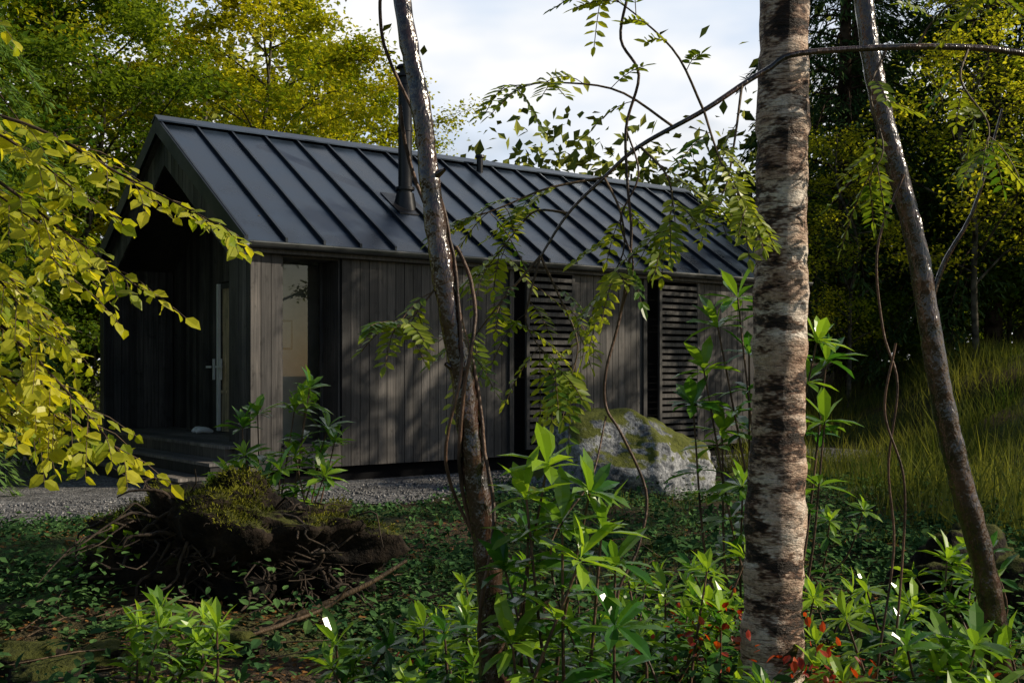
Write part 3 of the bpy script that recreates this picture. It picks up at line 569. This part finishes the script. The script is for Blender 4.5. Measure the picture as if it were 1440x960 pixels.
blob('mossy_stump',(2.42,6.0,.12),(.36,.3,.36),12,.4,1.8,M['mossmound'],5,.1)
for (x,y,s) in [(-2.0,4.9,.12),(-1.85,5.1,.1),(-2.25,5.2,.14),(-1.3,5.3,.1)]: blob('moss_hummock',(x,y,float(H(x,y))),(s*1.5,s*1.2,s*.8),x,.25,2,M['mossmound'],4)
a=Acc()
for pts,r0 in [([(-1.3,5.6,.05),(-1.05,5.7,.13),(-.75,5.8,.25),(-.55,5.9,.36)],.022),([(-1.6,5.1,.05),(-1.2,5.3,.12),(-.9,5.5,.2),(-.8,5.5,.3)],.014),([(-.2,4.0,.05),(.1,4.2,.18),(.5,4.3,.12),(.8,4.2,.06)],.014),([(.2,3.6,.1),(.5,3.7,.28),(.85,3.7,.22),(1.1,3.6,.08)],.008),([(.9,3.7,.1),(1.2,3.8,.3),(1.5,3.9,.25)],.006),([(-.6,4.4,.03),(-.2,4.5,.1),(.2,4.4,.08)],.01),([(-2.2,4.6,.03),(-1.7,4.7,.08),(-1.2,4.5,.04)],.012)]:
    tube(a,spline(pts,14),np.linspace(r0,r0*.4,14),7,0,jit=.05,rng=g)
for k in range(180):
    x,y=g.uniform(-3,3),g.uniform(3.5,8); z=float(H(x,y)); d=g.normal(0,.16,3); d[2]=abs(d[2])*.4; tube(a,[(x,y,z+.01),(x+d[0],y+d[1],z+.03+d[2]),(x+2*d[0],y+2*d[1],z+.02+d[2])],[.005,.004,.002],4,0)
a.build('fallen_branches',[M['twig']])

# ------------------------------------------------------------------ undergrowth / grass / litter
g=np.random.default_rng(70)
def outside(x,y):
    t,s=local(x,y); return (s<gravel_edge(t)+.02)|(t<-9)|(t>11.3)|(s>6.8)
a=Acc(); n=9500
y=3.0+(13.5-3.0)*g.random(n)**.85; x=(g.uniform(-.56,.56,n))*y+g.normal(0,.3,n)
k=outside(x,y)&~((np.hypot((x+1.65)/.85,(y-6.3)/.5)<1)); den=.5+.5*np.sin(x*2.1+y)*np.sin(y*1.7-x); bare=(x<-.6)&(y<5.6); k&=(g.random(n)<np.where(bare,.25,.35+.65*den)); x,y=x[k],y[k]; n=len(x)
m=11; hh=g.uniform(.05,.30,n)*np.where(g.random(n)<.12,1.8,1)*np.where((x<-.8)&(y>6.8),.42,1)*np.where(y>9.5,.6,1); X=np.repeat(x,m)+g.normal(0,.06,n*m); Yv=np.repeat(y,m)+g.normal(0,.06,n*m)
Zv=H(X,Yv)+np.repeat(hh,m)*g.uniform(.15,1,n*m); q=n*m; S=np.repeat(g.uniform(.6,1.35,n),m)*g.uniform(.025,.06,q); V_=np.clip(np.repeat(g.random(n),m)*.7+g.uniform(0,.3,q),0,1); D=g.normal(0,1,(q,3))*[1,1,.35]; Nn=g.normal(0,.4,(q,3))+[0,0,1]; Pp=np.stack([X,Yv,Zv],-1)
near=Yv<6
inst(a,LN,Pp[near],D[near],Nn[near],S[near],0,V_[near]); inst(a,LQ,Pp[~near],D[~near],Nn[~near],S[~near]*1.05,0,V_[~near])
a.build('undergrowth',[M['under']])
def fern(name,x,y,s,seed):
    g=np.random.default_rng(seed); a=Acc(); lc=LC(); z=float(H(x,y))
    for k in range(8):
        q=k*.8+g.normal(0,.2); d=np.array([math.cos(q),math.sin(q),.9]); pinnate(a,lc,g,(x,y,z),d,s*g.uniform(.7,1.1),15,s*.17,float(g.uniform(.2,.9)),0,.75)
    lc.flush(a,LT,1); a.build(name,[M['twig'],M['under']])
for k,(x,y,s) in enumerate([(2.6,7.6,.7),(3.2,8.6,.7),(1.2,8.2,.5),(-.3,8.4,.45),(-3.1,7.6,.4),(.3,7.0,.45),(2.9,6.4,.55),(-2.9,6.6,.45),(-.6,6.2,.4),(3.8,9.6,.7),(4.4,8.4,.7),(-2.4,6.9,.4),(-.75,6.9,.45),(-1.9,5.5,.35),(-2.6,5.7,.4)]): fern('fern',x,y,s,200+k)
a=Acc(); n=420; c=np.array([(1.15,3.75,.24),(1.0,3.7,.34),(1.35,3.7,.2),(.75,4.1,.4),(1.6,3.7,.25),(-.35,4.2,.08)]); ix=g.integers(0,6,n)
inst(a,LN,c[ix]+g.normal(0,1,(n,3))*[.12,.1,.06],g.normal(0,1,(n,3)),g.normal(0,.5,(n,3))+[0,0,1],g.uniform(.02,.045,n),0,g.random(n)); a.build('red_bramble',[M['red']])
a=Acc(); n=9000; y=g.uniform(3,10,n); x=g.uniform(-.5,.5,n)*y; k=outside(x,y); x,y=x[k],y[k]; n=len(x)
inst(a,LN,np.stack([x,y,H(x,y)+.012],-1),g.normal(0,1,(n,3))*[1,1,.15],g.normal(0,.25,(n,3))+[0,0,1],g.uniform(.02,.05,n),0,g.random(n)); a.build('leaf_litter',[M['litter']])
GB=fol([(-.012,0,0),(.012,0,0),(-.009,.5,.03),(.009,.5,.03),(0,1,.22)],[(0,1,3),(0,3,2),(2,3,4)])
def grass(name,x,y,h0,h1,seed):
    g=np.random.default_rng(seed); n=len(x); a=Acc(); inst(a,GB,np.stack([x,y,H(x,y)-.02],-1),g.normal(0,.28,(n,3))+[0,0,1],g.normal(0,1,(n,3))*[1,1,0],g.uniform(h0,h1,n)*(.75+.35*np.sin(x*2.3+y)*np.sin(y*1.9)),0,np.clip(g.random(n)*.5+.35*np.sin(x*1.5)*np.sin(y*1.2)+.2,0,1)); a.build(name,[M['grass']])
n=38000; x=g.uniform(2.6,15,n); y=g.uniform(8.5,24,n); k=(outside(x,y))&(x>2.2+.12*(20-y)); grass('tall_grass',x[k],y[k],.3,.75,1)
n=14000; x=g.uniform(-15,-5.3,n); y=g.uniform(9,22,n); k=((local(x,y)[0]<-5)|(local(x,y)[1]>6.7)); grass('lawn',x[k],y[k],.06,.2,2)
n=7000; y=g.uniform(7,13,n); x=g.uniform(-.5,.5,n)*y; k=outside(x,y)&(x>-.8); grass('wild_grass',x[k],y[k],.1,.28,3)

# ------------------------------------------------------------------ light and sky
SD=np.array([.995,-.03]); EL=rad(29)
sun=bpy.data.lights.new('sun','SUN'); sun.energy=5.0; sun.angle=rad(.5); sun.color=(1,.88,.69)
so=bpy.data.objects.new('sun',sun); scene.collection.objects.link(so)
sdir=Vector((SD[0]*math.cos(EL),SD[1]*math.cos(EL),math.sin(EL))); so.rotation_euler=sdir.to_track_quat('Z','Y').to_euler(); so.location=(20,3,15)
w=bpy.data.worlds.new('World'); scene.world=w; w.use_nodes=True; nt=w.node_tree; nt.nodes.clear()
o=nt.nodes.new('ShaderNodeOutputWorld'); bg=nt.nodes.new('ShaderNodeBackground'); sk=nt.nodes.new('ShaderNodeTexSky'); sk.sky_type='NISHITA'; sk.sun_disc=False
sk.sun_elevation=EL; sk.sun_rotation=math.atan2(SD[0],SD[1]); sk.air_density=1.1; sk.dust_density=.8
# a bank of bright cloud over the northern sky, clear elsewhere
f=noise(nt,2.6,4,(1,1,2.2),.55,'Generated'); f2=noise(nt,4.0,4,(1,1,2.4),.5,'Generated')
cl=ramp(nt,f2,[(.36,(.66,.77,.93)),(.56,(1.0,1.0,1.0))]); cl=mixc(nt,1.0,cl,(12.8,12.8,12.8),'MULTIPLY')
tc=nt.nodes.new('ShaderNodeTexCoord'); sx=nt.nodes.new('ShaderNodeSeparateXYZ'); nt.links.new(tc.outputs['Generated'],sx.inputs[0])
mr=nt.nodes.new('ShaderNodeMapRange'); mr.inputs[1].default_value=.4; mr.inputs[2].default_value=.8; nt.links.new(sx.outputs[1],mr.inputs[0])
mu=nt.nodes.new('ShaderNodeMath'); mu.operation='MULTIPLY'; nt.links.new(mr.outputs[0],mu.inputs[0]); nt.links.new(ramp(nt,f,[(.32,(0,0,0)),(.46,(1,1,1))]),mu.inputs[1])
col=mixc(nt,mu.outputs[0],sk.outputs[0],cl)
nt.links.new(col,bg.inputs[0]); bg.inputs[1].default_value=.08; nt.links.new(bg.outputs[0],o.inputs[0])

cam=bpy.data.cameras.new('camera'); co=bpy.data.objects.new('camera',cam); scene.collection.objects.link(co)
co.location=(0,0,CAMZ); co.rotation_euler=(rad(90),0,0); cam.lens=39.7; cam.sensor_width=36; cam.shift_y=.0285; cam.clip_end=2000; cam.clip_start=.05
scene.camera=co
scene.view_settings.view_transform='Standard'; scene.view_settings.look='None'; scene.view_settings.exposure=0
